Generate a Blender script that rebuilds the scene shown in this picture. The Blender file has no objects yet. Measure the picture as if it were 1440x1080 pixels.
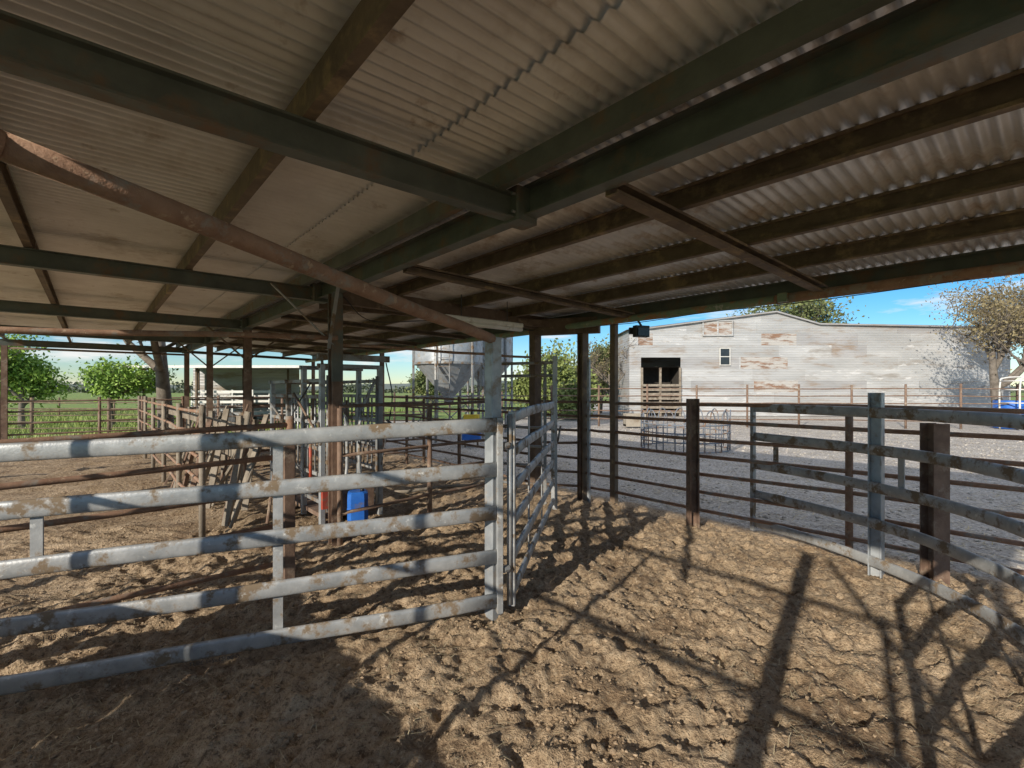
import bpy, math, random
import numpy as np
from mathutils import Vector, noise, Matrix
random.seed(7); rng=np.random.default_rng(7)
scene=bpy.context.scene
V3=Vector
AX=V3((-0.656,0.755,0)); BX=V3((0.755,0.656,0)); M0=V3((0.545,2.83,0))
def W(t,w,z=0.0): 
    p=M0+AX*t+BX*w; return V3((p.x,p.y,z))
def sstep(a,b,x):
    x=min(1,max(0,(x-a)/(b-a))); return x*x*(3-2*x)
# ------------------------------------------------------------------ materials
def new_mat(name):
    m=bpy.data.materials.new(name); m.use_nodes=True
    nt=m.node_tree; b=nt.nodes['Principled BSDF']; return m,nt,b
def MAT(name,c1,c2,scale=3.0,rough=.6,metal=0.0,bump=.2,bscale=30,stain=None,st_lo=.52,st_hi=.62,st_scale=2.5,stretch=(1,1,1),stain2=None,s2=(.6,.66,6)):
    m,nt,b=new_mat(name); N=nt.nodes; L=nt.links
    tc=N.new('ShaderNodeTexCoord'); mp=N.new('ShaderNodeMapping'); mp.inputs['Scale'].default_value=stretch
    L.new(tc.outputs['Object'],mp.inputs['Vector'])
    def nz(s,d=4,r=.62):
        n=N.new('ShaderNodeTexNoise'); n.inputs['Scale'].default_value=s; n.inputs['Detail'].default_value=d; n.inputs['Roughness'].default_value=r
        L.new(mp.outputs['Vector'],n.inputs['Vector']); return n
    n1=nz(scale); r1=N.new('ShaderNodeValToRGB'); r1.color_ramp.elements[0].position=.32; r1.color_ramp.elements[1].position=.68
    r1.color_ramp.elements[0].color=(*c1,1); r1.color_ramp.elements[1].color=(*c2,1)
    L.new(n1.outputs['Fac'],r1.inputs['Fac']); col=r1.outputs['Color']
    def stainlayer(col,c,lo,hi,sc):
        n=nz(sc,5,.68); r=N.new('ShaderNodeMapRange'); r.inputs['From Min'].default_value=lo; r.inputs['From Max'].default_value=hi
        L.new(n.outputs['Fac'],r.inputs['Value'])
        mx=N.new('ShaderNodeMix'); mx.data_type='RGBA'; L.new(r.outputs['Result'],mx.inputs['Factor'])
        L.new(col,mx.inputs['A']); mx.inputs['B'].default_value=(*c,1); return mx.outputs['Result'],r.outputs['Result']
    if stain:
        col,f=stainlayer(col,stain,st_lo,st_hi,st_scale)
        if metal>0:
            mm=N.new('ShaderNodeMapRange'); mm.inputs['To Min'].default_value=metal; mm.inputs['To Max'].default_value=0
            L.new(f,mm.inputs['Value']); L.new(mm.outputs['Result'],b.inputs['Metallic'])
        mr=N.new('ShaderNodeMapRange'); mr.inputs['To Min'].default_value=rough; mr.inputs['To Max'].default_value=.9
        L.new(f,mr.inputs['Value']); L.new(mr.outputs['Result'],b.inputs['Roughness'])
    else:
        b.inputs['Metallic'].default_value=metal; b.inputs['Roughness'].default_value=rough
    if stain2: col,_=stainlayer(col,stain2,*s2)
    L.new(col,b.inputs['Base Color'])
    if bump>0:
        nb=nz(bscale,2,.7); bp=N.new('ShaderNodeBump'); bp.inputs['Strength'].default_value=bump; bp.inputs['Distance'].default_value=.01
        L.new(nb.outputs['Fac'],bp.inputs['Height']); L.new(bp.outputs['Normal'],b.inputs['Normal'])
    return m
MUD=(.205,.15,.095)
galv=MAT('galvanised_steel',(.30,.31,.31),(.48,.485,.475),7,.42,.30,.15,60,MUD,.51,.60,4.8,stain2=(.62,.62,.59),s2=(.60,.70,16))
galv_clean=MAT('galvanised_clean',(.30,.32,.335),(.45,.47,.475),6,.45,.3,.1,60,(.30,.25,.19),.54,.66,5)
galv_dull=MAT('galvanised_dull',(.20,.205,.20),(.34,.34,.33),5,.5,.3,.15,50,(.18,.12,.07),.50,.60,4)
roofm=MAT('roof_sheet',(.68,.64,.575),(.82,.785,.72),2.2,.36,.30,0,40,(.46,.38,.295),.55,.80,1.6,stain2=(.38,.29,.205),s2=(.62,.75,3.1))
roofm2=MAT('roof_sheet_grey',(.60,.585,.56),(.80,.775,.74),2.6,.36,.35,0,40,(.38,.29,.21),.52,.70,2.2)
green=MAT('green_steel',(.080,.088,.070),(.135,.142,.115),4,.5,.0,.12,40,(.20,.125,.075),.52,.68,3)
greenp=MAT('green_paint_pipe',(.16,.22,.14),(.24,.30,.19),4,.55,.0,.2,40,(.34,.19,.10),.48,.56,4,stain2=(.4,.4,.35),s2=(.6,.66,9))
rust=MAT('rusty_steel',(.14,.085,.058),(.25,.165,.115),7,.85,0,.35,60,(.36,.29,.215),.54,.68,4,stain2=(.09,.058,.04),s2=(.6,.68,8))
rusto=MAT('rusty_orange_pipe',(.22,.12,.072),(.35,.21,.135),9,.8,0,.35,60,(.28,.235,.19),.53,.62,5,stain2=(.42,.29,.19),s2=(.6,.66,16))
rustd=MAT('rusty_purlin',(.105,.074,.048),(.20,.142,.09),5,.75,0,.2,50,(.33,.24,.13),.54,.7,4)
timberd=MAT('old_dark_timber',(.09,.06,.042),(.17,.118,.08),4,.85,0,.4,40,(.25,.18,.12),.56,.7,5)
timberw=MAT('weathered_timber',(.20,.165,.125),(.34,.29,.225),5,.85,0,.4,40,(.13,.09,.06),.55,.68,3)
conc=MAT('concrete',(.30,.26,.20),(.42,.37,.30),4,.9,0,.3,40,(.2,.15,.1),.55,.7,2)
white=MAT('white_enamel',(.62,.60,.54),(.75,.73,.68),4,.4,0,0,40,(.4,.34,.25),.6,.72,5)
black=MAT('black_plastic',(.015,.015,.016),(.03,.03,.032),5,.45,0,0,60)
blue=MAT('blue_plastic',(.015,.10,.42),(.03,.16,.55),5,.4,0,0,60,(.12,.1,.08),.58,.7,6)
red=MAT('red_paint',(.35,.05,.03),(.5,.09,.04),5,.5,0,0,60,MUD,.50,.62,6)
yellow=MAT('yellow_paint',(.6,.42,.03),(.7,.5,.05),5,.5,0,0,60)
dark=MAT('bay_shade_colour',(.03,.027,.022),(.06,.05,.04),3,.9,bump=0)  # near-black, the shade inside the open bay put into the colour
glass=MAT('window_pane',(.02,.025,.03),(.04,.05,.06),2,.15,bump=0)
inkm=MAT('stencil_ink',(.04,.04,.04),(.08,.08,.08),9,.8,bump=0)
ST=(.35,.35,1.6)
wallA=MAT('tin_wall_light',(.42,.42,.41),(.56,.555,.54),.9,.5,.15,0,10,(.31,.29,.265),.52,.66,1.5,stretch=ST,stain2=(.66,.65,.63),s2=(.58,.68,2.2))
wallB=MAT('tin_wall_grey',(.38,.38,.37),(.51,.505,.49),.9,.5,.15,0,10,(.31,.27,.235),.52,.66,1.5,stretch=ST)
wallC=MAT('tin_wall_dull',(.32,.315,.31),(.45,.44,.43),.9,.55,.1,0,10,(.28,.22,.17),.52,.68,1.5,stretch=ST)
wallR=MAT('tin_wall_rusty',(.19,.105,.065),(.31,.19,.125),1.6,.8,0,0,10,(.44,.42,.39),.42,.54,1.7,stretch=(.6,.6,2.6))
for wm in (wallA,wallB,wallC,wallR):
    nt=wm.node_tree; N=nt.nodes; L=nt.links; b=N['Principled BSDF']
    tc=N.new('ShaderNodeTexCoord'); wv=N.new('ShaderNodeTexWave'); wv.bands_direction='Z'; wv.inputs['Scale'].default_value=1.9; wv.inputs['Distortion'].default_value=.1
    L.new(tc.outputs['Object'],wv.inputs['Vector']); bp=N.new('ShaderNodeBump'); bp.inputs['Distance'].default_value=.02; bp.inputs['Strength'].default_value=.5
    L.new(wv.outputs['Fac'],bp.inputs['Height']); L.new(bp.outputs['Normal'],b.inputs['Normal'])
def LEAF(name,c1,c2,s=.5):
    m,nt,b=new_mat(name); N=nt.nodes; L=nt.links
    tc=N.new('ShaderNodeTexCoord'); n=N.new('ShaderNodeTexNoise'); n.inputs['Scale'].default_value=s; n.inputs['Detail'].default_value=3
    L.new(tc.outputs['Object'],n.inputs['Vector']); r=N.new('ShaderNodeValToRGB'); r.color_ramp.elements[0].position=.35; r.color_ramp.elements[1].position=.65
    r.color_ramp.elements[0].color=(*c1,1); r.color_ramp.elements[1].color=(*c2,1); L.new(n.outputs['Fac'],r.inputs['Fac']); L.new(r.outputs['Color'],b.inputs['Base Color'])
    b.inputs['Roughness'].default_value=.7; return m
leafG=LEAF('leaf_bright',(.14,.25,.035),(.30,.44,.07),1.2)
leafO=LEAF('leaf_olive',(.08,.11,.035),(.20,.22,.08),1.0)
leafY=LEAF('leaf_yellowgreen',(.11,.15,.035),(.25,.29,.08),1.0)
leafB=LEAF('leaf_brown',(.15,.115,.05),(.29,.235,.12),1.5)
leafD=LEAF('leaf_distant',(.07,.09,.055),(.14,.16,.10),.15)
grassm=LEAF('grass_blades',(.18,.27,.05),(.34,.38,.11),.4)
strawm=LEAF('straw_yellow',(.38,.31,.18),(.66,.56,.36),3)
bark=MAT('bark',(.11,.09,.07),(.23,.195,.155),6,.9,0,.4,30)
# ------------------------------------------------------------------ mesh builder
def pipe(r,n=10): return [(r*math.cos(2*math.pi*i/n),r*math.sin(2*math.pi*i/n)) for i in range(n)]
def oval(w,h,n=16):
    o=[]
    for i in range(n):
        a=2*math.pi*i/n; c,s=math.cos(a),math.sin(a)
        o.append((w/2*math.copysign(abs(c)**.75,c),h/2*math.copysign(abs(s)**.75,s)))
    return o
def rect(w,h,c=None):
    if c is None: c=min(w,h)*.08
    x,y=w/2,h/2
    return [(x,-y+c),(x,y-c),(x-c,y),(-x+c,y),(-x,y-c),(-x,-y+c),(-x+c,-y),(x-c,-y)]
def csec(w,h,t=.006,s=1):
    p=[(-w/2,-h/2),(w/2,-h/2),(w/2,-h/2+.02),(w/2-t,-h/2+.02),(w/2-t,-h/2+t),(-w/2+t,-h/2+t),(-w/2+t,h/2-t),(w/2-t,h/2-t),(w/2-t,h/2-.02),(w/2,h/2-.02),(w/2,h/2),(-w/2,h/2)]
    return [(s*a,b) for a,b in p]
def isec(w,h,tf=.012,tw=.009):
    x,y,k=w/2,h/2,tw/2
    return [(-x,-y),(x,-y),(x,-y+tf),(k,-y+tf),(k,y-tf),(x,y-tf),(x,y),(-x,y),(-x,y-tf),(-k,y-tf),(-k,-y+tf),(-x,-y+tf)]
class MB:
    def __init__(s,name): s.name=name; s.V=[]; s.F=[]; s.MI=[]; s.SM=[]; s.mats=[]
    def mi(s,m):
        if m not in s.mats: s.mats.append(m)
        return s.mats.index(m)
    def face(s,idx,m,smooth=False): s.F.append(tuple(idx)); s.MI.append(s.mi(m)); s.SM.append(smooth)
    def quad(s,a,b,c,d,m):
        n=len(s.V); s.V+= [tuple(a),tuple(b),tuple(c),tuple(d)]; s.face((n,n+1,n+2,n+3),m)
    def sweep(s,path,prof,m,smooth=False,ref=None,scales=None,caps=True):
        path=[V3(p) for p in path]; n0=len(s.V); k=len(prof); n=len(path); last=None
        for i,p in enumerate(path):
            T=(path[min(i+1,n-1)]-path[max(i-1,0)]).normalized()
            if ref is not None: side=V3(ref); side=(side-T*side.dot(T)).normalized()
            elif abs(T.z)>.97: side=last if last else V3((1,0,0)); side=(side-T*side.dot(T)).normalized()
            else: side=T.cross(V3((0,0,1))).normalized()
            last=side; v=side.cross(T); sc=scales[i] if scales else 1
            for (a,b) in prof: s.V.append(tuple(p+side*(a*sc)+v*(b*sc)))
        for i in range(n-1):
            for j in range(k):
                a=n0+i*k+j; b=n0+i*k+(j+1)%k; s.face((a,b,b+k,a+k),m,smooth)
        if caps:
            s.face(range(n0+k-1,n0-1,-1),m); s.face(range(n0+(n-1)*k,n0+n*k),m)
    def line(s,p,q,prof,m,smooth=False,ref=None,jit=0,n=1):
        p=V3(p);q=V3(q)
        pts=[p.lerp(q,i/n) for i in range(n+1)]
        if jit:
            sd=random.random()*100
            pts=[pt+V3((0,0,jit*noise.noise(V3((sd,i*.7,0))))) +(q-p).cross(V3((0,0,1))).normalized()*jit*noise.noise(V3((i*.7,sd,3))) for i,pt in enumerate(pts)]
        s.sweep(pts,prof,m,smooth,ref)
    def box(s,c,size,m,ax=(1,0,0),ch=None):
        c=V3(c); h=size[2]/2
        s.sweep([c-V3((0,0,h)),c+V3((0,0,h))],rect(size[0],size[1],ch),m,ref=ax)
    def build(s,parent=None):
        me=bpy.data.meshes.new(s.name); me.from_pydata(s.V,[],s.F); 
        for m in s.mats: me.materials.append(m)
        me.polygons.foreach_set('material_index',s.MI); me.polygons.foreach_set('use_smooth',s.SM); me.update()
        o=bpy.data.objects.new(s.name,me); scene.collection.objects.link(o)
        if parent: o.parent=parent
        return o
def empty(name):
    o=bpy.data.objects.new(name,None); scene.collection.objects.link(o); return o
def crom(P,n=8):
    P=[V3(p) for p in P]; P=[P[0]*2-P[1]]+P+[P[-1]*2-P[-2]]; o=[]
    for i in range(1,len(P)-2):
        for k in range(n):
            t=k/n; a,b,c,d=P[i-1:i+3]
            o.append(.5*((2*b)+(c-a)*t+(2*a-5*b+4*c-d)*t*t+(3*b-a-3*c+d)*t**3))
    o.append(P[-2]); return o
# ------------------------------------------------------------------ ground
def tw(x,y):
    dx,dy=x-.545,y-2.83; return dx*-.656+dy*.755, dx*.755+dy*.656
def gh(x,y):
    t,w=tw(x,y); d=1-sstep(3.9,4.6,w); near=1 if (-14<x<14 and -6<y<20) else 0
    z=-.11*sstep(.4,3.0,-x)*(1-sstep(4.5,9,y))
    if near:
        f=.25+.75*d
        n1=noise.fractal(V3((x*1.1,y*1.1,0)),1.0,2.0,3)
        n2=noise.fractal(V3((x*4.2,y*4.2,5)),.70,2.1,5)
        n3=noise.turbulence(V3((x*8,y*8,9)),4,False)
        z+=f*(.034*n1+.040*n2+.042*(n3-.6))
        if d>.3 and abs(x)<6 and y<9:
            k=.35+.65*sstep(-.2,.4,noise.noise(V3((x*.9,y*.9,31))))
            vd=noise.voronoi(V3((x*3.7+n2*1.3,y*4.4+n1*1.3,n2*.7)))[0]
            z+=d*k*(-.026*(1-sstep(.08,.45,vd[0])))
        if d<.6: z-=.01
    z-=.03*sstep(3.9,5,w)
    return z
def arr(fine,mid,fs,ms,far):
    a=list(np.arange(fine[0],fine[1],fs)); lo=list(np.arange(mid[0],fine[0],ms)); hi=list(np.arange(fine[1],mid[1],ms))
    f1=[mid[0]-d for d in far][::-1]; f2=[mid[1]+d for d in far]; return np.array(f1+lo+a+hi+f2)
far=[.5,1.2,2,3,4.5,6,8,10,13,16,20,25,30,37,45,60,80,110,150,220,320,500,800,1300,2200]
xs=arr((-4.2,4.6),(-14,14),.022,.14,far); ys=arr((1.9,6.6),(-6,20),.022,.14,far)
nx,ny=len(xs),len(ys)
verts=[(x,y,gh(x,y)) for y in ys for x in xs]
ii=np.arange(nx*ny).reshape(ny,nx); q=np.stack([ii[:-1,:-1],ii[:-1,1:],ii[1:,1:],ii[1:,:-1]],-1).reshape(-1,4)
me=bpy.data.meshes.new('ground'); me.from_pydata(verts,[],q.tolist()); me.polygons.foreach_set('use_smooth',[True]*len(q))
att=me.color_attributes.new('zone','FLOAT_COLOR','POINT'); cols=np.zeros((nx*ny,4)); cols[:,3]=1
va=np.array(verts); T_=(va[:,0]-.545)*-.656+(va[:,1]-2.83)*.755; W_=(va[:,0]-.545)*.755+(va[:,1]-2.83)*.656
def ss(a,b,x): x=np.clip((x-a)/(b-a),0,1); return x*x*(3-2*x)
dirt=(1-ss(3.9,4.7,W_))*(1-ss(16,18,T_))*ss(-9,-7,W_)
grass=np.maximum(ss(18,21,va[:,1])*(1-ss(-9,-6,va[:,0])),ss(38,42,va[:,1])*(1-ss(6,9,va[:,0])))
grass=np.maximum(grass,ss(60,70,va[:,1])); grass=np.maximum(grass,(1-ss(-9.5,-7.5,W_)))
grass=np.maximum(grass,ss(27,30,va[:,1])*(1-ss(-1,1,va[:,0])))
cols[:,0]=dirt; cols[:,1]=grass; att.data.foreach_set('color',cols.ravel())
gm,nt,b=new_mat('ground_dirt'); N=nt.nodes; L=nt.links
tc=N.new('ShaderNodeTexCoord'); va_=N.new('ShaderNodeVertexColor'); va_.layer_name='zone'; sep=N.new('ShaderNodeSeparateColor'); L.new(va_.outputs['Color'],sep.inputs['Color'])
def NZ(s,d=4,r=.6):
    n=N.new('ShaderNodeTexNoise'); n.inputs['Scale'].default_value=s; n.inputs['Detail'].default_value=d; n.inputs['Roughness'].default_value=r; L.new(tc.outputs['Object'],n.inputs['Vector']); return n.outputs['Fac']
def RAMP(f,els):
    r=N.new('ShaderNodeValToRGB'); e=r.color_ramp.elements
    while len(e)<len(els): e.new(.5)
    for k,(p,c) in enumerate(els): e[k].position=p; e[k].color=(*c,1)
    L.new(f,r.inputs['Fac']); return r.outputs['Color']
def MIX(f,a,c):
    m=N.new('ShaderNodeMix'); m.data_type='RGBA'; L.new(f,m.inputs['Factor'])
    for s,v in (('A',a),('B',c)):
        if isinstance(v,tuple): m.inputs[s].default_value=(*v,1)
        else: L.new(v,m.inputs[s])
    return m.outputs['Result']
def MR(f,a,c):
    r=N.new('ShaderNodeMapRange'); r.inputs['From Min'].default_value=a; r.inputs['From Max'].default_value=c; L.new(f,r.inputs['Value']); return r.outputs['Result']
nA=NZ(1.3,6,.65); nB=NZ(19,5,.72); nC=NZ(60,3,.7)
dc=RAMP(nA,[(.34,(.235,.155,.088)),(.48,(.41,.295,.18)),(.66,(.55,.41,.265))])
dc=MIX(MR(nB,.53,.72),dc,(.62,.49,.33))
dc=MIX(MR(nB,.48,.35),dc,(.15,.098,.056))
dc=MIX(MR(nC,.55,.67),dc,(.17,.112,.065))
yc=RAMP(nA,[(.3,(.33,.29,.245)),(.5,(.46,.42,.37)),(.7,(.60,.56,.50))])
yc=MIX(MR(nB,.54,.62),yc,(.74,.69,.62)); yc=MIX(MR(nB,.46,.38),yc,(.19,.155,.125))
gc=RAMP(NZ(.5,5,.7),[(.3,(.12,.19,.035)),(.5,(.20,.28,.06)),(.7,(.32,.35,.12))])
def addn(f,nf,amp):
    m=N.new('ShaderNodeMath'); m.operation='MULTIPLY_ADD'; m.inputs[1].default_value=amp; L.new(nf,m.inputs[0]); L.new(f,m.inputs[2]); return m.outputs[0]
c=MIX(MR(addn(sep.outputs[0],nA,1.0),.75,1.1),yc,dc); c=MIX(MR(addn(sep.outputs[1],nA,1.0),.85,1.1),c,gc)
L.new(c,b.inputs['Base Color']); b.inputs['Roughness'].default_value=.95
bp=N.new('ShaderNodeBump'); bp.inputs['Strength'].default_value=1.0; bp.inputs['Distance'].default_value=.034
mm=N.new('ShaderNodeMath'); mm.operation='MULTIPLY_ADD'; mm.inputs[1].default_value=.35; L.new(nC,mm.inputs[0]); L.new(nB,mm.inputs[2])
L.new(mm.outputs[0],bp.inputs['Height']); L.new(bp.outputs['Normal'],b.inputs['Normal'])
me.materials.append(gm); me.update(); go=bpy.data.objects.new('ground',me); scene.collection.objects.link(go)
def numpy_mesh(name,V,F,mat,smooth=False):
    me=bpy.data.meshes.new(name); V=np.asarray(V,dtype=np.float32); F=np.asarray(F,dtype=np.int32); k=F.shape[1]
    me.vertices.add(len(V)); me.vertices.foreach_set('co',V.ravel()); me.loops.add(F.size); me.loops.foreach_set('vertex_index',F.ravel())
    me.polygons.add(len(F)); me.polygons.foreach_set('loop_start',np.arange(0,F.size,k)); me.polygons.foreach_set('use_smooth',[smooth]*len(F))
    me.update(calc_edges=True); me.validate(); me.materials.append(mat); o=bpy.data.objects.new(name,me); scene.collection.objects.link(o); return o
ph=(1+5**.5)/2
icoV=np.array([(-1,ph,0),(1,ph,0),(-1,-ph,0),(1,-ph,0),(0,-1,ph),(0,1,ph),(0,-1,-ph),(0,1,-ph),(ph,0,-1),(ph,0,1),(-ph,0,-1),(-ph,0,1)])/1.9
icoF=np.array([(0,11,5),(0,5,1),(0,1,7),(0,7,10),(0,10,11),(1,5,9),(5,11,4),(11,10,2),(10,7,6),(7,1,8),(3,9,4),(3,4,2),(3,2,6),(3,6,8),(3,8,9),(4,9,5),(2,4,11),(6,2,10),(8,6,7),(9,8,1)])
def clods(name,n,region,smin,smax,mat,pw=3.2,smooth=False):
    VV=[];FF=[]
    for i in range(n):
        while True:
            y=region[2]+(region[3]-region[2])*random.random()**1.5; x=random.uniform(region[0],region[1])
            if abs(x)<1.15*y+.5 and region[4](x,y) and noise.noise(V3((x*1.6,y*1.6,4)))*1.3+random.random()*.8>.15: break
        s=smin+(smax-smin)*random.random()**pw
        v=icoV*rng.uniform(.55,1.3,(12,1))*s*np.array([1,rng.uniform(.6,1),.6]); a=random.random()*6.28; c_,s_=math.cos(a),math.sin(a)
        v=v@np.array([[c_,s_,0],[-s_,c_,0],[0,0,1]]); v+=np.array([x,y,gh(x,y)+s*.1]); VV.append(v); FF.append(icoF+12*i)
    return numpy_mesh(name,np.concatenate(VV),np.concatenate(FF),mat,smooth)
clodm=MAT('dirt_clod',(.22,.15,.088),(.50,.375,.245),14,.95,0,.6,80)
gravm=MAT('yard_rubble',(.28,.25,.21),(.62,.57,.50),9,.95,0,.5,60)
clods('dirt_clods',24000,(-6,5.5,1.9,8,lambda x,y: tw(x,y)[1]<4.1),.003,.019,clodm,3.0,False)
clods('yard_rubble',8000,(-3,20,4,24,lambda x,y: tw(x,y)[1]>4.3),.010,.05,gravm)
def strips(name,n,gen,mat):
    VV=np.zeros((n*4,3)); 
    for i in range(n):
        p,d,wd=gen(); sd=d.cross(V3((0,0,1)))
        if sd.length<1e-3: sd=V3((1,0,0))
        sd=sd.normalized()*wd
        VV[i*4]=p-sd; VV[i*4+1]=p+sd; VV[i*4+2]=p+d+sd*.6; VV[i*4+3]=p+d-sd*.6
    return numpy_mesh(name,VV,np.arange(n*4).reshape(-1,4),mat)
def gs():
    while True:
        y=1.9+7*random.random()**1.5; x=random.uniform(-6,5)
        if abs(x)<1.15*y and tw(x,y)[1]<4.3 and noise.noise(V3((x*.9,y*.9,14)))+random.random()*.7>.2: break
    a=random.random()*6.28; l=random.uniform(.02,.11); return V3((x,y,gh(x,y)+.011)),V3((math.cos(a)*l,math.sin(a)*l,random.uniform(-.005,.015))),random.uniform(.0009,.0024)
strips('straw',5500,gs,strawm)
def gy():
    while True:
        y=5+20*random.random()**1.3; x=random.uniform(-4,22)
        if tw(x,y)[1]>4.3 and x<1.1*y: break
    a=random.random()*6.28; l=random.uniform(.05,.25); return V3((x,y,gh(x,y)+.012)),V3((math.cos(a)*l,math.sin(a)*l,random.uniform(-.005,.03))),random.uniform(.002,.008)
strips('yard_straw_litter',12000,gy,strawm)
def gg():
    y=17+26*random.random()**1.3; x=random.uniform(-42,-9)
    while not(abs(x)<1.15*y and tw(x,y)[0]>16): y=17+26*random.random()**1.3; x=random.uniform(-42,-9)
    h=random.uniform(.08,.26); return V3((x,y,-.02)),V3((random.gauss(0,.06),random.gauss(0,.06),h)),random.uniform(.008,.02)
strips('grass',26000,gg,grassm)
# ------------------------------------------------------------------ cattle yard shed
shed=empty('cattle_yard_shed')
T0,T1=-3.4,16.7; WL=-4.1; WR=4.25
def corr(B,t0,t1,w0,w1,zf,mat,ph=0,rows=10,amp=.0135,pitch=.084):
    n=int((t1-t0)/(pitch/8)); n0=len(B.V)
    for j in range(rows+1):
        w=w0+(w1-w0)*j/rows
        for i in range(n+1):
            t=t0+(t1-t0)*i/n
            z=zf(w)+amp*math.sin(2*math.pi*t/pitch+ph)+.008*noise.noise(V3((t*.8,w*1.3,ph)))
            B.V.append(tuple(W(t,w,z)))
    k=n+1; mi=B.mi(mat)
    for j in range(rows):
        for i in range(n):
            a=n0+j*k+i; B.F.append((a,a+1,a+1+k,a+k)); B.MI.append(mi); B.SM.append(True)
zl=lambda w:3.318
zr=lambda w:3.25-.04*w
B=MB('roof_sheets'); corr(B,T0,T1,WL,-.62,zl,roofm,0,14); corr(B,T0,T1,-.72,.16,lambda w:3.299,roofm,1.2,4)
corr(B,T0,T1,-.16,WR,zr,roofm2,.5,14); B.build(shed)
B=MB('roof_beams')
rk=[-3.23,.72,4.67,8.62,12.57,16.52]
B.line(W(T0,0,3.085),W(T1,0,3.085),isec(.11,.20),green)
B.line(W(T0,-.24,3.185),W(T1,-.24,3.185),csec(.06,.13),green)
for t in rk:
    B.line(W(t,-.06,3.045),W(t,WL,3.045),isec(.10,.17),green)
    B.box(W(t,-.02,3.06),(.16,.19,.23),green,AX)
    for dz in (-.06,.06):
        for da in (-.05,.05): B.line(W(t+da,-.14,3.06+dz),W(t+da,.09,3.06+dz),pipe(.011,6),galv_dull)
    for w in (-1.46,-2.72): B.box(W(t+.03,w+.045,3.18),(.07,.006,.10),rustd,AX)
B.build(shed)
B=MB('purlins')
for w in (-1.46,-2.72,-3.98): 
    B.line(W(T0,w,3.213),W(T1,w,3.213),csec(.06,.155),rustd)
for w,m in ((.82,rustd),(1.87,rustd),(2.86,rustd)):
    zc=zr(w)-.092; B.line(W(T0,w,zc),W(T1,w,zc),csec(.06,.15,s=-1),m)
B.line(W(T0,3.9,2.99),W(T1,3.9,2.99),csec(.06,.17,s=-1),green)
B.build(shed)
B=MB('right_rafters')
for t in (-2.5,0,2.5,6.6,8.62,10.6,12.57,16.52):
    B.line(W(t,.06,3.0),W(t,3.84,2.90),csec(.09,.085),rustd)
B.line(W(4.2,.1,2.98),W(4.2,3.85,2.94),rect(.09,.22),timberd)
B.line(W(5.0,.1,2.98),W(3.9,3.85,2.90),rect(.07,.12),timberd)
B.build(shed)
B=MB('eave_pipe'); 
B.line(W(T0,3.72,2.845),W(.45,3.72,2.845),pipe(.055,14),rusto,True,jit=.01,n=8); B.line(W(.45,3.72,2.845),W(T1,3.72,2.845),pipe(.05,14),greenp,True,jit=.01,n=12)
B.box(W(.35,3.66,2.845),(.10,.08,.10),greenp,AX); B.build(shed)
B=MB('columns')
for t in (4.15,8.62,12.57,16.52): B.line(W(t,0,-.2),W(t,0,2.985),isec(.13,.13),rust,ref=BX)
B.line(W(-3.23,0,-.2),W(-3.23,0,2.985),isec(.13,.13),rust,ref=BX)
B.line(W(4.15,0,1.9),W(4.15,0,2.985),isec(.136,.136),green,ref=BX)
for t in (-3.23,-1.75,1.4,4.67,8.62,12.57,16.52): B.line(W(t,WL+.1,-.2),W(t,WL+.1,2.96),isec(.12,.12),rust,ref=BX)
for t in (-3.23,10.9,16.5): B.line(W(t,3.9,-.2),W(t,3.9,2.9),isec(.1,.1),rust,ref=BX)
B.line((.40,8.35,-.2),(.40,8.35,3.0),rect(.17,.15),timberd,ref=BX)
B.line((1.18,8.05,-.2),(1.18,8.05,2.95),isec(.15,.12),rustd,ref=BX)
B.line((1.265,7.96,-.2),(1.265,7.96,2.3),rect(.045,.045),galv_clean,ref=BX)
B.line((1.62,7.68,-.2),(1.62,7.68,2.95),rect(.10,.10),rustd,ref=BX)
B.box((.9,8.12,2.86),(1.15,.16,.26),timberd,(.93,-.36,0))
B.build(shed)
B=MB('braces')
B.line(W(4.1,-.05,2.35),W(4.1,-.75,3.0),rect(.04,.012),galv_dull); B.line(W(4.1,-.1,2.3),W(3.75,-.12,3.0),rect(.04,.012),galv_dull)
for t in (8.62,12.57): B.line(W(t,-.05,2.4),W(t,-.7,3.0),rect(.04,.03),rustd); B.line(W(t,.05,2.4),W(t,.7,2.95),rect(.04,.03),rustd)
B.line((-.17,3.93,2.215),(-1.38,1.30,2.46),pipe(.040,16),rusto,True,jit=.01,n=6)
B.line((-1.38,1.30,2.46),(-2.55,-1.24,2.70),pipe(.040,16),rusto,True)
B.line((-2.13,5.91,2.43),(-7.9,2.4,2.25),pipe(.030,12),rusto,True,jit=.02,n=6)
B.line((-2.13,5.95,2.36),(.40,8.35,2.36),pipe(.02,8),rusto,True,jit=.03,n=6)
B.line(W(16.5,.0,2.9),W(16.5,-4.0,2.9),pipe(.03,8),rustd,True)
B.sweep(crom([W(4.1,0.08,2.95),W(4.2,.5,2.7),W(4.25,1.5,2.8),W(4.2,2.6,2.78),W(4.2,3.7,2.82)]),pipe(.006,5),black,True)
B.sweep(crom([W(3.0,3.6,2.78),W(2.2,3.62,2.76),W(1.2,3.64,2.785),W(.2,3.63,2.76),W(-1.2,3.64,2.785)]),pipe(.005,5),black,True)
B.build(shed)
B=MB('unseen_shade_wall')  # added wall out of view, blocks low sun to darken the left foreground
for i in range(11):
    t=-8+i*.95; B.line(W(t,WL,.60),W(t+.94,WL,.60),rect(.02,1.15),wallB)
B.build(shed)
B=MB('unseen_shadow_rails')  # added rails and bars out of view, laid out to cast a shadow grid
for z in (1.75,2.40): B.line(W(-8,WL+.2,z),W(3.0,WL+.2,z),oval(.04,.05,10),galv,True,jit=.04,n=10)
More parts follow.
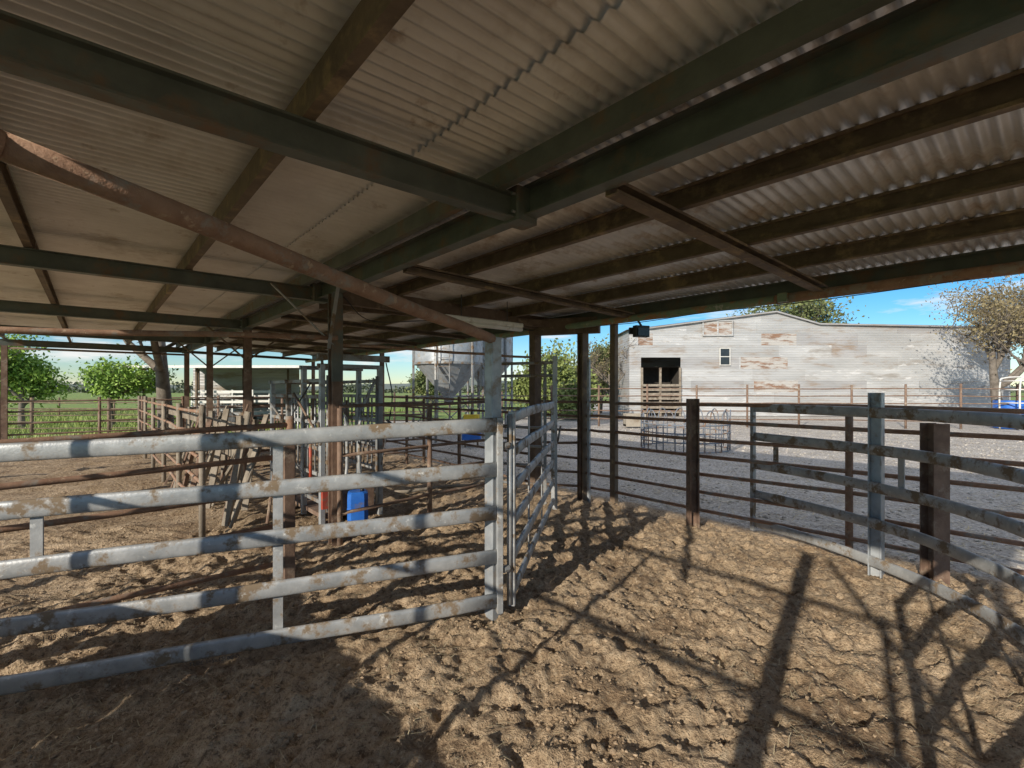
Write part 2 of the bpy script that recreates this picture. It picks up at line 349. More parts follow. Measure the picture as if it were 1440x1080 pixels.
for t in (-7.5,-6.6,-5.2,-4.0,-3.1,-2.35,-.3,.6,1.9,2.9): B.line(W(t,WL+.2,.1),W(t,WL+.2,2.45),rect(.045,.05),galv)
B.line(W(-3.2,WL+.22,1.2),W(-1.9,WL+.22,2.9),pipe(.03,8),rust)
B.build(shed)
B=MB('fluorescent_batten'); p,q=V3((-.80,5.72,2.66)),V3((.12,6.52,2.66)); B.line(p,q,rect(.10,.06,.012),white); B.line(p+V3((0,0,-.05)),q+V3((0,0,-.05)),oval(.085,.055,12),white,True)
for f in (.2,.8): c0=p.lerp(q,f); B.line(c0,c0+V3((0,0,.30)),pipe(.006,5),black)
B.build()
B=MB('flood_light'); c0=V3((1.95,7.30,2.68)); B.box(c0,(.24,.10,.17),black,(.9,.3,0)); B.line(c0+V3((0,0,.09)),c0+V3((-.05,.1,.22)),rect(.03,.02),black); B.box(c0+V3((.02,-.06,-.01)),(.19,.01,.12),glass,(.9,.3,0))
B.box(c0+V3((-.12,.1,.02)),(.08,.06,.1),black); B.build()
# ------------------------------------------------------------------ fences
def cattle_panel(name,path,zb,zt,nr=5,stays=(),h=.115,w=.042,m=galv,ends=(1,1)):
    B=MB(name); P=[V3(p) for p in path]
    cum=[0]
    for i in range(1,len(P)): cum.append(cum[-1]+(P[i]-P[i-1]).length)
    def at(d):
        for i in range(1,len(P)):
            if d<=cum[i] or i==len(P)-1: return P[i-1].lerp(P[i],(d-cum[i-1])/(cum[i]-cum[i-1])),(P[i]-P[i-1]).normalized()
    zz=[zb+(zt-zb)*k/(nr-1) for k in range(nr)]
    for k,z in enumerate(zz):
        sd=random.random()*50
        pts=[p+V3((0,0,z+.012*noise.noise(V3((sd,cum[i]*.8,0))))) for i,p in enumerate(P)]
        B.sweep(pts,oval(w,h),m,True)
        for e in (0,-1): B.box(pts[e],(.05,.052,h*.95),m,(P[1]-P[0]) if e==0 else (P[-1]-P[-2]))
    for e,(p,d) in enumerate(((P[0],(P[1]-P[0]).normalized()),(P[-1],(P[-1]-P[-2]).normalized()))):
        if ends[e]: B.line(p+V3((0,0,zb-.10)),p+V3((0,0,zt+.03)),rect(.048,.055),m,ref=d)
    for st in stays:
        dist,z0,z1=st; p,d=at(dist); nrm=V3((-d.y,d.x,0)); nrm=nrm if nrm.y>0 else -nrm
        o=p+nrm*(w/2+.004)
        B.line(o+V3((0,0,zz[z0]-.03)),o+V3((0,0,zz[z1]+.03)),rect(.012,.065),m,ref=nrm)
    return B.build()
def straight(p,q,n=10): p=V3(p);q=V3(q); return [p.lerp(q,i/n) for i in range(n+1)]
cp=cattle_panel('cattle_panel',straight((-.10,3.88,0),(-5.2,2.25,-.18),14),.115,1.52,5,[(1.62,0,4),(2.98,2,3),(4.3,0,4)],w=.042)
def stencil(txt,dist,z,parent,P0,P1,size=.045):
    P0=V3(P0);P1=V3(P1); d=(P1-P0).normalized(); p=P0+d*dist; right=-d; nrm=V3((right.y,-right.x,0)).normalized()
    cu=bpy.data.curves.new('ink_stencil','FONT'); cu.body=txt; cu.size=size; cu.align_x='CENTER'; cu.align_y='CENTER'
    o=bpy.data.objects.new('ink_stencil',cu); scene.collection.objects.link(o); cu.materials.append(inkm)
    up=nrm.cross(right)
    Mx=Matrix((right,up,nrm)).transposed().to_4x4(); Mx.translation=p+V3((0,0,z))+nrm*.0225
    o.matrix_world=Mx; o.parent=parent
PA,PB=(-.10,3.88,0),(-5.2,2.25,-.18)
stencil('1:09:58  350L0',2.80,.466-.10,cp,PA,PB); stencil('TUBE 115x42  08:55',2.0,.118-.07,cp,PA,PB,.036)
B=MB('gate_post'); B.line((-.155,3.97,-.2),(-.155,3.97,2.22),rect(.105,.105,.008),galv_clean,ref=BX); B.line((-.155,3.97,2.22),(-.155,3.97,2.226),rect(.12,.12),galv_clean,ref=BX)
for z in (.35,1.35): B.line((-.07,3.90,z),(-.03,3.93,z+.001),pipe(.03,8),galv_dull)
B.line((-.02,3.95,.05),(-.02,3.95,1.60),pipe(.022,10),galv,True); B.build()
cattle_panel('swing_gate',straight((.0,3.98,0),(.62,7.30,0),8),.13,1.58,6,[(1.1,0,5),(2.2,0,5)],h=.10,m=galv)
B=MB('slam_gate_frame')
B.line((.66,7.45,-.1),(.66,7.45,2.32),rect(.07,.07),galv_clean); B.line((.52,7.62,-.1),(.52,7.62,2.25),rect(.05,.05),galv_dull)
for z in (2.22,2.02): B.line((.66,7.46,z),(-.25,7.9,z),pipe(.024,8),galv_dull,True)
B.line((-.25,7.9,-.1),(-.25,7.9,2.25),rect(.05,.05),galv_dull)
for z in (.3,.6,.9,1.2,1.5): B.line((.52,7.62,z),(-.25,7.9,z),pipe(.022,8),galv_dull,True)
B.line((.70,7.42,1.0),(.74,7.36,1.25),rect(.02,.03),galv_dull); B.build()
arc=crom([(3.06,6.14,0),(3.36,5.45,0),(3.55,4.72,0),(3.60,4.05,0),(3.46,3.25,0),(3.02,2.45,0),(2.35,1.75,0),(1.55,1.22,0),(.80,.62,0)],6)
cattle_panel('curved_forcing_gate',arc,.12,1.575,5,[(.30,2,3),(1.75,2,3),(4.0,0,4),(5.0,0,4),(5.9,0,4)],h=.105,m=galv)
B=MB('yard_post'); B.line((3.60,4.78,-.2),(3.60,4.78,1.77),isec(.13,.11,.012,.012),galv_clean,ref=BX); B.build()
B=MB('yard_post'); B.line((4.02,4.60,-.2),(4.02,4.60,1.48),isec(.15,.16,.014,.012),rust,ref=(1,0,0)); B.build()
B=MB('yard_post'); B.line((2.40,6.42,-.2),(2.40,6.42,1.68),isec(.16,.12,.014,.012),rust,ref=(0,1,0)); B.build()
def pipe_fence(name,p,q,zs,r,step,posth,m=rust,pm=None,pr=None,jit=.03,p0=True,postprof=None):
    B=MB(name); p=V3(p);q=V3(q); L_=(q-p).length; n=max(1,round(L_/step))
    for z in zs: B.line(p+V3((0,0,z)),q+V3((0,0,z)),pipe(r,8),m,True,jit=jit,n=n*2)
    for i in range(0 if p0 else 1,n+1):
        c0=p.lerp(q,i/n); B.line(c0+V3((0,0,-.2)),c0+V3((0,0,posth+random.uniform(-.03,.03))),postprof or pipe(pr or r*1.6,8),pm or m,True,ref=AX)
    return B.build()
Z7=[.18,.42,.66,.90,1.13,1.37,1.60]
pipe_fence('pipe_rail_fence',W(2.95,3.98),W(-6.5,4.05),Z7,.024,3.6,1.62,rusto,p0=False)
pipe_fence('pipe_rail_fence',(1.22,8.05,0),W(2.95,3.98),Z7,.022,9,1.62,rusto,p0=False)
pipe_fence('pipe_rail_fence',(.40,8.45,0),W(16.4,3.95),Z7,.024,2.3,1.65,rust)
pipe_fence('pipe_rail_fence',(.42,8.4,0),(1.14,8.08,0),Z7,.022,9,1.6,rust,p0=False)
pipe_fence('pipe_rail_fence',(-2.25,4.90,-.06),(-6.6,1.15,-.15),[.14,.50,.85,1.18,1.50],.026,2.9,1.58,rusto)
B=MB('yard_post'); B.line((-2.25,4.86,-.2),(-2.25,4.86,1.38),rect(.11,.11),rust,ref=BX); B.build()
pipe_fence('pipe_rail_fence',(-2.1,5.9,0),(-.25,7.9,0),[.3,.65,1.0,1.3,1.6],.022,1.4,1.6,rust)
pipe_fence('pipe_rail_fence',W(8.62,0),W(8.62,3.9),[.3,.6,.9,1.2,1.5],.024,1.9,1.6,rust)
pipe_fence('pipe_rail_fence',W(5.5,-1.2),W(16.4,-1.2),[.3,.6,.9,1.2,1.5],.024,2.2,1.6,rusto,pm=timberw)
pipe_fence('pipe_rail_fence',W(16.6,-4.1),W(16.6,3.9),[.3,.6,.9,1.2,1.5],.024,2.1,1.6,rust)
B=MB('timber_rail_race'); B.line(W(7.6,-.4,.7),W(16,-.5,.75),rect(.04,.16),timberw); B.line(W(7.6,-.4,1.15),W(16,-.5,1.15),rect(.04,.16),timberw)
for t in (7.6,8.9,10.2,11.8,13.4,15): B.line(W(t,-.34,-.1),W(t,-.34,1.35),rect(.09,.09),timberw)
B.build()
B=MB('leaning_timber_pile')
for i in range(26):
    t=5.6+random.uniform(-.3,4.4); w=-.75+random.uniform(-.5,.3); d=random.uniform(-.6,.9)
    B.line(W(t,w,-.02),W(t+d,w+random.uniform(.2,.5),random.uniform(.8,1.6)),rect(.09,.035) if i%2 else pipe(.022,8),timberw if i%3 else rust)
B.build()
B=MB('mesh_panel')
p0=V3((-9.6,14.6,0)); dx=V3((1.1,.9,0)).normalized()
for i in range(13): B.line(p0+dx*(i*.12),p0+dx*(i*.12)+V3((0,.15,1.35)),pipe(.006,5),galv_dull)
for k in range(11): B.line(p0+V3((0,.015*k,k*.135)),p0+dx*1.44+V3((0,.015*k,k*.135)),pipe(.006,5),galv_dull)
B.build()
# ------------------------------------------------------------------ cattle crush
B=MB('cattle_crush'); g=galv_dull
def C(t,w,z): return W(4.95+t,.12+w,z)
for t in (0,.75,1.5,2.4):
    for w in (0,.85): B.line(C(t,w,-.05),C(t,w,2.15 if t in(0,.75) else 1.95),rect(.07,.07),galv_clean if t in (0,.75,2.4) else g,ref=BX)
    B.line(C(t,-.06,2.13 if t in(0,.75) else 1.93),C(t,.91,2.13 if t in(0,.75) else 1.93),rect(.06,.06),g)
for w in (0,.85):
    for z in (.25,.62,.98,1.34,1.7,1.93): B.line(C(0,w,z),C(2.4,w,z),rect(.04,.05),galv if z in (1.34,.62) else g)
    for i in range(9): B.line(C(.12+i*.15,w,.62),C(.12+i*.15,w,1.7),pipe(.014,8),galv,True)
    for i in range(5): B.line(C(1.6+i*.17,w,.25),C(1.6+i*.17,w,1.34),pipe(.012,8),rust,True)
for s in (-1,1):
    B.sweep(crom([C(-.04,.425+s*.32,.15),C(-.04,.425+s*.12,.5),C(-.04,.425+s*.09,1.0),C(-.04,.425+s*.13,1.5),C(-.04,.425+s*.34,1.95)],5),pipe(.024,8),galv,True)
    B.line(C(-.04,.425+s*.36,.12),C(-.04,.425+s*.36,2.0),pipe(.022,8),g,True)
    B.line(C(-.08,.425+s*.5,1.35),C(-.5,.425+s*.62,1.1),pipe(.018,8),g,True)
B.line(C(-.1,-.1,1.2),C(.5,-.22,1.75),pipe(.016,8),rust,True); B.line(C(.1,-.12,.5),C(.1,-.12,1.1),pipe(.022,8),red,True)
B.box(C(-.1,.1,.36),(.05,.28,.36),red,AX); B.line(C(.75,-.07,1.0),C(1.4,-.3,1.6),pipe(.016,8),g,True)
B.box(C(-.06,.425,.28),(.02,.6,.35),rust,AX)
B.line(C(0,0,2.2),C(2.3,.85,2.0),pipe(.02,8),g,True); B.line(C(-.1,-.1,2.25),C(-.1,.95,2.25),rect(.05,.09),g)
B.box(C(1.2,.425,.05),(2.4,.85,.06),rust,AX)
B.sweep(crom([C(.2,-.08,1.9),C(.5,-.25,1.4),C(.7,-.2,.9),C(.3,-.15,.6)],5),pipe(.010,6),black,True)
B.sweep(crom([C(-.1,.9,2.2),C(-.2,.95,1.7),C(-.1,.92,1.2),C(-.15,.8,.7)],5),pipe(.009,6),black,True)
B.build()
B=MB('blue_drum'); bc=V3((-2.12,6.65,0.02)); 
B.sweep([bc+V3((0,0,z)) for z in (0,.02,.14,.15,.165,.18,.30,.37,.39)],rect(.27,.27,.05),blue,False,scales=[.95,1,1,1.03,1.03,1,1,.97,.8],ref=(1,.3,0)); B.line(bc+V3((.06,0,.39)),bc+V3((.06,0,.42)),pipe(.03,10),black,True); B.build()
B=MB('loose_pipe'); B.line((-.9,6.9,.06),(-2.0,6.1,.09),pipe(.02,8),rusto,True,jit=.04,n=6); B.line((-.4,9.2,.05),(-2.0,8.2,.06),pipe(.03,8),timberw,True,jit=.1,n=8); B.build()
# ------------------------------------------------------------------ hay ring feeder
B=MB('round_hay_feeder'); fc=V3((5.35,15.0,-.03)); R=1.3
feedm=MAT('feeder_steel',(.13,.15,.18),(.24,.26,.29),5,.6,.2,.1,40,(.24,.14,.08),.52,.62,4)
for z in (.04,.30,.56,.80): B.sweep([fc+V3((R*math.cos(i*math.pi/20),R*math.sin(i*math.pi/20),z)) for i in range(41)],pipe(.022,8),feedm,True,caps=False)
for k in range(14):
    a0=k*2*math.pi/14; pts=[]
    for j in range(9):
        u=j/8; a=a0+(u-.5)*.27; z=.8+.42*math.sin(math.pi*u)**.5; pts.append(fc+V3((R*math.cos(a),R*math.sin(a),z)))
    B.sweep([pts[0]-V3((0,0,.76))]+pts+[pts[-1]-V3((0,0,.76))],pipe(.018,6),feedm,True)
B.build()
# ------------------------------------------------------------------ far yard fences
pipe_fence('pipe_rail_fence',(2.0,24.5,0),(23.2,22.2,0),[.35,.75,1.15,1.5,1.85],.028,2.4,2.05,rust,pr=.05)
pipe_fence('pipe_rail_fence',(23.2,22.2,0),(34,20,0),[.35,.75,1.15,1.5,1.85],.028,2.4,2.05,rust,pr=.05)
pipe_fence('pipe_rail_fence',(2.0,24.5,0),(-8,22.0,0),[.35,.75,1.15,1.5],.025,2.5,1.7,rust,pr=.05)
pipe_fence('pipe_rail_fence',(-8,22,0),(-13,17,0),[.35,.75,1.15,1.5],.025,2.5,1.6,rust,pr=.05)
pipe_fence('paddock_fence',(-13,19.2,0),(-30,18,0),[.3,.55,.8,1.05,1.3],.02,3.0,1.5,rustd,pr=.06)
pipe_fence('paddock_fence',(-14,30,0),(-60,34,0),[.3,.6,.9,1.2],.012,4.0,1.3,rustd,pr=.05)
pipe_fence('paddock_fence',(3,44,0),(12,44,0),[.3,.6,.9,1.2],.02,3.0,1.4,rustd,pr=.06)
B=MB('concrete_trough'); tc0=V3((-10.9,14.6,.0))
B.line(tc0+V3((-.9,0,.2)),tc0+V3((.9,0,.2)),[(-.32,-.25),(.32,-.25),(.36,.25),(.27,.25),(.24,-.15),(-.24,-.15),(-.27,.25),(-.36,.25)],conc)
for s in (-.88,.88): B.box(tc0+V3((s,0,.2)),(.07,.62,.5),conc)
B.build()
B=MB('water_trough'); tc0=V3((5.9,23.2,.1)); B.line(tc0+V3((-.5,0,.25)),tc0+V3((.5,0,.25)),[(-.3,-.3),(.3,-.3),(.34,.3),(.28,.3),(.24,-.2),(-.24,-.2),(-.28,.3),(-.34,.3)],conc)
for s in (-.47,.47): B.box(tc0+V3((s,0,.25)),(.06,.6,.58),conc)
B.build()
def drum(name,c,r,h,m):
    B=MB(name); c=V3(c); hs=[0,.02,.33,.35,.37,.64,.66,.68,.98,1.0]; sc=[.97,1,1,1.04,1,1,1.04,1,1,.96]
    B.sweep([c+V3((0,0,h*x)) for x in hs],pipe(r,24),m,True,scales=sc,ref=(1,0,0)); B.build()
drum('blue_drum',(23.3,22.6,0),.6,1.3,blue); drum('blue_drum',(24.6,22.9,0),.5,1.1,blue)
B=MB('loading_ramp_rail')
for s in (0,.9):
    B.sweep(crom([(22.7,21.6+s,0),(22.7,21.6+s,2.0),(22.95,21.6+s,2.35),(24.2,21.6+s,2.4)],5),pipe(.035,8),white,True)
for z in (.6,1.2,1.8,2.2): B.line((22.7,21.6,z),(22.7,22.5,z),pipe(.025,8),white,True); B.line((22.7,21.6,z),(24.3,21.6,z),pipe(.022,8),white,True)
B.build()
# ------------------------------------------------------------------ feed silos
def silo(name,c,r,z1,z2):
    B=MB(name); c=V3(c); zc=z1-r*1.0
    pr=pipe(r,36); zs=[z1+ (z2-z1)*i/24 for i in range(25)]
    B.sweep([c+V3((0,0,z)) for z in zs],pr,galv_clean,True,scales=[1+.008*(i%2) for i in range(25)],ref=(1,0,0),caps=False)
    B.sweep([c+V3((0,0,zc)),c+V3((0,0,z1))],pipe(r,18),galv_clean,False,scales=[.14,1],ref=(1,0,0),caps=True)
    B.sweep([c+V3((0,0,z2)),c+V3((0,0,z2+r*.5))],pr,galv_clean,True,scales=[1.03,.15],ref=(1,0,0))
    B.sweep([c+V3((0,0,z1-.04)),c+V3((0,0,z1+.04))],pr,galv_dull,False,scales=[1.03,1.03],ref=(1,0,0))
    for i in range(6):
        a=i*math.pi/3+.3; d=V3((math.cos(a),math.sin(a),0)); B.line(c+d*r*1.04+V3((0,0,-.1)),c+d*r*1.04+V3((0,0,z2-.2)),rect(.08,.08),galv_dull,ref=d)
        a2=a+math.pi/3; d2=V3((math.cos(a2),math.sin(a2),0))
        B.line(c+d*r*1.04+V3((0,0,.4)),c+d2*r*1.04+V3((0,0,1.5)),rect(.035,.035),galv_dull); B.line(c+d*r*1.04+V3((0,0,1.55)),c+d2*r*1.04+V3((0,0,1.55)),rect(.05,.05),galv_dull)
    for s in (-.2,.2): B.line(c+V3((s,-r*1.1,.3)),c+V3((s,-r*1.1,z2)),pipe(.018,6),galv_dull)
    for k in range(14): B.line(c+V3((-.2,-r*1.1,.5+k*.3)),c+V3((.2,-r*1.1,.5+k*.3)),pipe(.012,5),galv_dull)
    B.line(c+V3((0,0,zc-.25)),c+V3((0,0,zc+.1)),pipe(.18,12),galv_dull,True)
    B.build()
silo('feed_silo',(-2.35,18.0,0),1.25,2.75,5.2); silo('feed_silo',(-1.15,21.5,0),1.15,3.0,5.0)
B=MB('feed_bin'); B.box((-1.3,15.6,.75),(.5,.4,.5),yellow); B.box((-1.3,15.6,.35),(.6,.5,.3),blue); B.line((-1.3,15.6,1.0),(-1.3,15.6,1.2),pipe(.04,8),black); B.line((-1.5,15.5,-.05),(-1.5,15.5,.3),pipe(.03,6),rustd); B.line((-1.1,15.5,-.05),(-1.1,15.5,.3),pipe(.03,6),rustd); B.build()
# ------------------------------------------------------------------ tin shed
ts=empty('corrugated_tin_shed'); YF=33.0; YB=37.5
XO=[8.0,17.95,20.9,34.0]; ZO=[5.85,7.14,6.30,6.05]
def zt(x): return float(np.interp(x,XO,ZO))
B=MB('walls')
rust_patches=[(18.0,2.0,1.5),(18.2,5.0,1.2),(17.2,3.8,1.6),(9.1,5.0,.5)]
rows=np.arange(0,7.3,.80); 
for ri,z0 in enumerate(rows):
    x=8.0-(ri%3)*.9
    while x<34:
        x1=min(x+random.choice([2.4,3.6,4.8]),34.0); xa=max(x,8.0)
        cuts=[xa,x1]
        for (cx,cz,hw) in rust_patches:
            if z0<=cz<z0+.8: cuts+=[c_ for c_ in (cx-hw,cx+hw) if xa<c_<x1]
        if z0<3.3: cuts+=[c_ for c_ in (8.8,11.5) if xa<c_<x1]
        cuts=sorted(cuts); r=random.random(); m0=wallA if r<.5 else wallB if r<.82 else wallC
        for s0,s1 in zip(cuts[:-1],cuts[1:]):
            if s1-s0<.02: continue
            mx=(s0+s1)/2
            if z0<3.3 and 8.8<=mx<=11.5: continue
            m=m0; rz=0
            for (cx,cz,hw) in rust_patches:
                if z0<=cz<z0+.8 and abs(mx-cx)<hw: m=wallR; rz=.12
            n=max(1,int((s1-s0)/.5)); off=random.uniform(0,.015)+.004*(ri%2)
            for i in range(n):
                u0=s0+(s1-s0)*i/n; u1=s0+(s1-s0)*(i+1)/n; zz=z0+.83
                if z0>=min(zt(u0),zt(u1)): continue
                B.quad((u0,YF-off,z0),(u1,YF-off,z0),(u1,YF-off-.012,min(zz,zt(u1))),(u0,YF-off-.012,min(zz,zt(u0))),m)
        x=x1
B.quad((8,YF,0),(8,YB,0),(8,YB,5.85),(8,YF,5.85),wallC); B.quad((34,YF,0),(34,YB,0),(34,YB,6.05),(34,YF,6.05),wallB); B.quad((8,YB,0),(34,YB,0),(34,YB,5.9),(8,YB,5.9),wallC)
B.build(ts)
B=MB('roof')
for i in range(3):
    B.quad((XO[i]-(.25 if i==0 else 0),YF-.25,ZO[i]+.02),(XO[i+1]+(.2 if i==2 else 0),YF-.25,ZO[i+1]+.02),(XO[i+1]+(.2 if i==2 else 0),YB,ZO[i+1]+.02),(XO[i]-(.25 if i==0 else 0),YB,ZO[i]+.02),wallB)
    B.line((XO[i],YF-.22,ZO[i]-.03),(XO[i+1],YF-.22,ZO[i+1]-.03),rect(.04,.10),wallC)
B.build(ts)
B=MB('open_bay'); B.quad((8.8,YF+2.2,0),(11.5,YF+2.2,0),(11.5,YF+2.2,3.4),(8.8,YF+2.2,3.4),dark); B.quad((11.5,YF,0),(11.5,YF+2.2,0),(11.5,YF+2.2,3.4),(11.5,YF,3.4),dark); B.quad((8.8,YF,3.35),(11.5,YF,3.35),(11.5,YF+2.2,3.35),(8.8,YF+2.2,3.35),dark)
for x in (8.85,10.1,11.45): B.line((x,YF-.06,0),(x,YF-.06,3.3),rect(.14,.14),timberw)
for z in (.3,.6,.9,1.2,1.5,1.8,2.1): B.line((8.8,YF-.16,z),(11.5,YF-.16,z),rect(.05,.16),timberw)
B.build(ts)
B=MB('window'); B.box((14.5,YF-.06,4.05),(.62,.03,1.05),glass)
for dx in (-.34,.34): B.box((14.5+dx,YF-.09,4.05),(.06,.04,1.15),white)
for z in (3.48,4.05,4.62): B.box((14.5,YF-.10,z),(.75,.05,.05),white)
B.build(ts)
B=MB('loft_hatch'); B.box((14.0,YF-.07,6.0),(1.9,.04,.9),wallR)
for x in (13.0,14.0,15.0): B.box((x,YF-.11,6.0),(.1,.05,1.0),wallA)
for z in (5.5,6.5): B.box((14.0,YF-.12,z),(2.1,.05,.09),wallA)
B.build(ts)
B=MB('machinery_shed')
for x in (-17.5,-15,-12.5,-10): 
    for y in (23,27): B.line((x,y,-.1),(x,y,2.95),pipe(.06,8),rustd,True)
B.quad((-18,22.6,2.85),(-9.5,22.6,2.85),(-9.5,27.4,3.15),(-18,27.4,3.15),wallB); B.line((-18,22.6,2.88),(-9.5,22.6,2.88),rect(.05,.12),white)
B.quad((-18,27.3,0),(-12,27.3,0),(-12,27.3,3.1),(-18,27.3,3.1),wallC)
B.build()
B=MB('stock_trailer'); tx=V3((-14.2,24.5,0))
B.box(tx+V3((0,0,.62)),(3.0,1.7,.14),galv_dull); 
for z in (.95,1.2,1.45,1.7): 
    for y in (-.82,.82): B.line(tx+V3((-1.5,y,z)),tx+V3((1.5,y,z)),rect(.03,.12),white)
for x in (-1.5,-.5,.5,1.5):
    for y in (-.8,.8): B.line(tx+V3((x,y,.6)),tx+V3((x,y,1.8)),rect(.06,.06),white)
for x in (-.4,.4):
    for y in (-.92,.92): B.line(tx+V3((x,y-.1,.35)),tx+V3((x,y+.1,.35)),pipe(.35,18),black,True)
B.line(tx+V3((1.5,0,.55)),tx+V3((2.6,0,.5)),rect(.08,.08),galv_dull); B.build()
# ------------------------------------------------------------------ trees
def tree(name,base,h,spread,leafmat,nleaf,lsize,seed,trunk_r=.16,levels=4,leaf_r=.45,droop=0,lean=(0,0),first=.3,nch=(3,5)):
    random.seed(seed); B=MB('trunk_and_limbs'); tips=[]
    def br(p,d,l,r,lev):
        pts=[p]; dd=d.copy(); sc=[r]; k=.3 if lev==0 else 1
        for i in range(4):
            dd=(dd+V3((random.gauss(0,.14)*k,random.gauss(0,.14)*k,random.gauss(.02,.1)-droop*.12*lev))).normalized(); pts.append(pts[-1]+dd*l/4); sc.append(r*(1-.14*(i+1)))
            if lev>=levels-1: tips.append(pts[-1])
        B.sweep(pts,pipe(1,9 if lev<2 else 4),bark,True,scales=sc,caps=False)
        if lev<levels:
            for k in range(random.randint(*nch)):
                f=random.uniform(.55 if lev==0 else .35,1); q_=pts[min(4,int(f*4)+ (1 if f>.9 else 0))]
                a=random.random()*6.28; o=V3((math.cos(a),math.sin(a),random.uniform(.1,.8)-droop*.5)).normalized()
                nd=(dd*.5+o*spread).normalized(); br(q_,nd,l*random.uniform(.55,.82),r*.5,lev+1)
    br(V3(base)-V3((0,0,.1)),V3((lean[0],lean[1],1)).normalized(),h*first,trunk_r,0)
    e=empty(name); B.build(e)
    if nleaf:
        tp=np.array([tuple(t) for t in tips]); r2=np.random.default_rng(seed)
        wts=r2.uniform(.2,1,len(tp))**2; wts/=wts.sum()
        c=tp[r2.choice(len(tp),nleaf,p=wts)]+r2.normal(0,leaf_r*.5,(nleaf,3))
        if droop: c[:,2]-=np.abs(r2.normal(0,.5*droop,nleaf))
        c[:,2]=np.maximum(c[:,2],.2)
        u=r2.normal(size=(nleaf,3)); u/=np.linalg.norm(u,axis=1,keepdims=True); v=r2.normal(size=(nleaf,3)); v-=u*(u*v).sum(1,keepdims=True); v/=np.linalg.norm(v,axis=1,keepdims=True)
        s=r2.uniform(.6,1.4,(nleaf,1))*lsize; u*=s; v*=s*.55
        VV=np.stack([c-u,c+v*.9,c+u,c-v*.9],1).reshape(-1,3)
        o=numpy_mesh('foliage',VV,np.arange(nleaf*4).reshape(-1,4),leafmat); o.parent=e
tree('mulberry_tree',(-18.6,22.5,0),5.6,.95,leafG,5500,.085,11,.13,4,.5,first=.30)
tree('mulberry_tree',(-22.8,22.5,0),6.4,1.0,leafG,7500,.09,12,.15,4,.55,first=.30)
tree('mulberry_tree',(-33,30,0),6.2,1.0,leafG,7000,.11,15,.14,4,.6,first=.28)
tree('pepper_tree',(2.6,31,0),8.8,.85,leafY,18000,.13,21,.2,4,.7,droop=.7,first=.32)
tree('pepper_tree',(6.9,38,0),8.2,.9,leafO,10000,.13,23,.2,4,.8,first=.3)
tree('bare_tree',(7.2,35,0),9.0,.7,leafB,900,.07,33,.14,4,.4,first=.34)
tree('gum_tree',(25.3,25.0,0),15.0,1.0,leafB,5200,.075,47,.28,5,.9,lean=(-.12,0),first=.26,nch=(3,4))
tree('gum_tree',(30.0,28.0,0),16,1.0,leafB,6000,.08,42,.30,5,.9,first=.27,nch=(3,4))
tree('gum_tree',(33,58,0),18,.9,leafO,7000,.2,43,.35,4,1.1,first=.36)
tree('gum_tree',(-11.0,15.4,0),13,.7,leafO,1200,.09,58,.25,3,.6,first=.38)
tree('gum_tree',(-8,48,0),7,.9,leafO,7000,.16,52,.2,4,.9,first=.3)
random.seed(99)
n=16000; r2=np.random.default_rng(3); ang=r2.uniform(-1.0,1.0,n); clump=np.floor(ang*46); hh=np.array([1.5+7*random.Random(int(k)*7+1).random()**1.6 for k in clump]); D=260+50*np.array([random.Random(int(k)*3+2).random() for k in clump])
xc=np.tan(ang*.9)*D+r2.normal(0,2.0,n); yc=D+r2.normal(0,3,n); fr=r2.uniform(0,1,n); bump=1-((ang*46-clump-.5)*1.5)**2; z=fr*hh*np.clip(bump,.25,1)
c=np.stack([xc,yc,z],1); u=r2.normal(size=(n,3)); u/=np.linalg.norm(u,axis=1,keepdims=True); v=np.cross(u,r2.normal(size=(n,3))); v/=np.linalg.norm(v,axis=1,keepdims=True); u*=.8; v*=.6
numpy_mesh('distant_treeline',np.stack([c-u,c+v,c+u,c-v],1).reshape(-1,3),np.arange(n*4).reshape(-1,4),leafD)
hm=MAT('hill_grass',(.13,.16,.14),(.19,.21,.17),.01,.9,bump=0)
B=MB('hills'); pr=[]
for i in range(61):
    x=-1500+50*i; pr.append((x,8+22*abs(noise.noise(V3((x*.003,1.7,0))))+14*math.exp(-((x+150)/130)**2)))
for i in range(60): (x0,z0),(x1,z1)=pr[i],pr[i+1]; B.quad((x0,900,-2),(x1,900,-2),(x1,1150,z1),(x0,1150,z0),hm)
B.build()
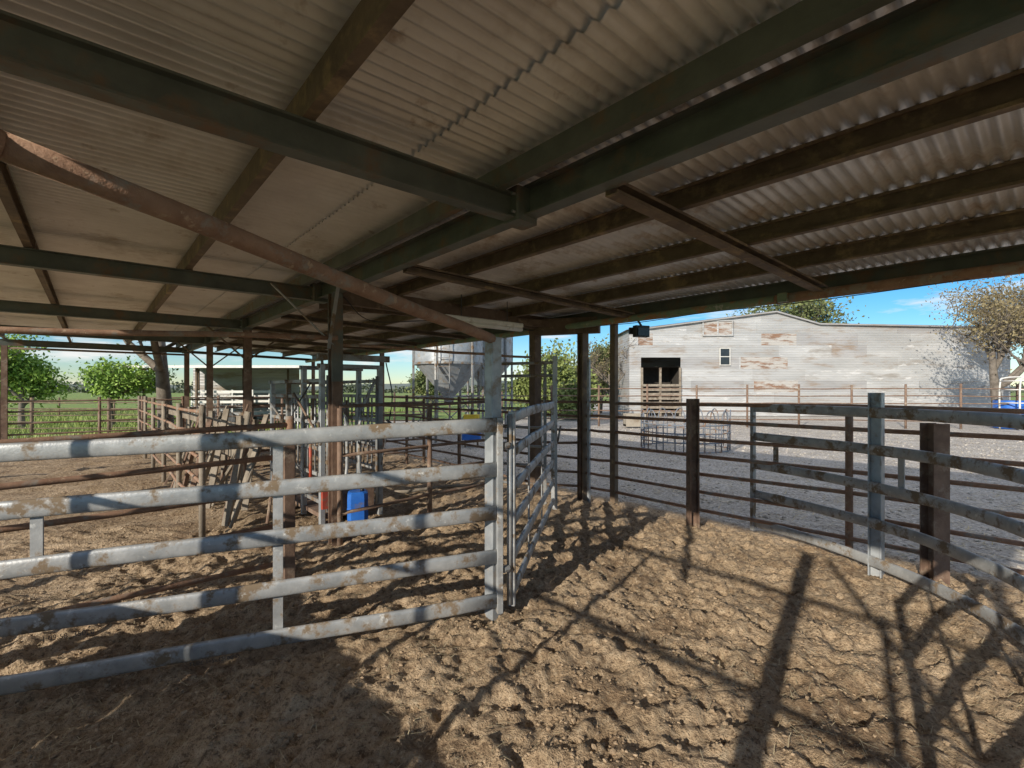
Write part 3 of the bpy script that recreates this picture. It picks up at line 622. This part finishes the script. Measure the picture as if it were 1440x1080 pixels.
# ------------------------------------------------------------------ light / world / camera
el=math.radians(20.5); az=V3((.58,.815,0)).normalized(); dvec=V3((az.x*math.cos(el),az.y*math.cos(el),-math.sin(el)))
sl=bpy.data.lights.new('sun','SUN'); sl.energy=5.0; sl.angle=math.radians(.55); sl.color=(1,.92,.80); so=bpy.data.objects.new('sun',sl); scene.collection.objects.link(so); so.rotation_euler=dvec.to_track_quat('-Z','Y').to_euler(); so.location=(0,0,20)
w=bpy.data.worlds.new('World'); scene.world=w; w.use_nodes=True; nt=w.node_tree; N=nt.nodes; L=nt.links; bg=N['Background']
sk=N.new('ShaderNodeTexSky'); sk.sky_type='NISHITA'; sk.sun_disc=False; sk.sun_elevation=el; sk.sun_rotation=math.atan2(-az.x,-az.y)%(2*math.pi); sk.air_density=1.0; sk.dust_density=.05; sk.ozone_density=4.5
hs=N.new('ShaderNodeHueSaturation'); hs.inputs['Saturation'].default_value=1.3; hs.inputs['Value'].default_value=.92; L.new(sk.outputs['Color'],hs.inputs['Color'])
tc=N.new('ShaderNodeTexCoord'); mp=N.new('ShaderNodeMapping'); mp.inputs['Scale'].default_value=(1,1,5); mp.inputs['Location'].default_value=(.9,.1,.2); L.new(tc.outputs['Generated'],mp.inputs['Vector'])
nz=N.new('ShaderNodeTexNoise'); nz.inputs['Scale'].default_value=5.0; nz.inputs['Detail'].default_value=6; nz.inputs['Roughness'].default_value=.6; L.new(mp.outputs['Vector'],nz.inputs['Vector'])
sx=N.new('ShaderNodeSeparateXYZ'); L.new(tc.outputs['Generated'],sx.inputs[0])
up=N.new('ShaderNodeMapRange'); up.inputs['From Min'].default_value=.25; up.inputs['From Max'].default_value=.6; up.inputs['To Max'].default_value=.14; L.new(sx.outputs['Z'],up.inputs['Value'])  # extra cloud high up and out of view, added as fill light
ad=N.new('ShaderNodeMath'); ad.operation='ADD'; L.new(nz.outputs['Fac'],ad.inputs[0]); L.new(up.outputs['Result'],ad.inputs[1])
mr=N.new('ShaderNodeMapRange'); mr.inputs['From Min'].default_value=.53; mr.inputs['From Max'].default_value=.68; mr.inputs['To Max'].default_value=.85; L.new(ad.outputs[0],mr.inputs['Value'])
mx=N.new('ShaderNodeMix'); mx.data_type='RGBA'; L.new(mr.outputs['Result'],mx.inputs['Factor']); L.new(hs.outputs['Color'],mx.inputs['A']); mx.inputs['B'].default_value=(6.6,6.4,6.2,1)
L.new(mx.outputs['Result'],bg.inputs['Color']); bg.inputs['Strength'].default_value=.15
cam=bpy.data.cameras.new('camera'); cam.lens=17; cam.sensor_width=36; cam.shift_y=.0056; cam.clip_start=.05; cam.clip_end=5000
co=bpy.data.objects.new('camera',cam); scene.collection.objects.link(co); co.location=(0,0,1.8); co.rotation_euler=(math.radians(90),0,0); scene.camera=co
scene.view_settings.view_transform='Standard'; scene.view_settings.look='None'; scene.view_settings.exposure=0
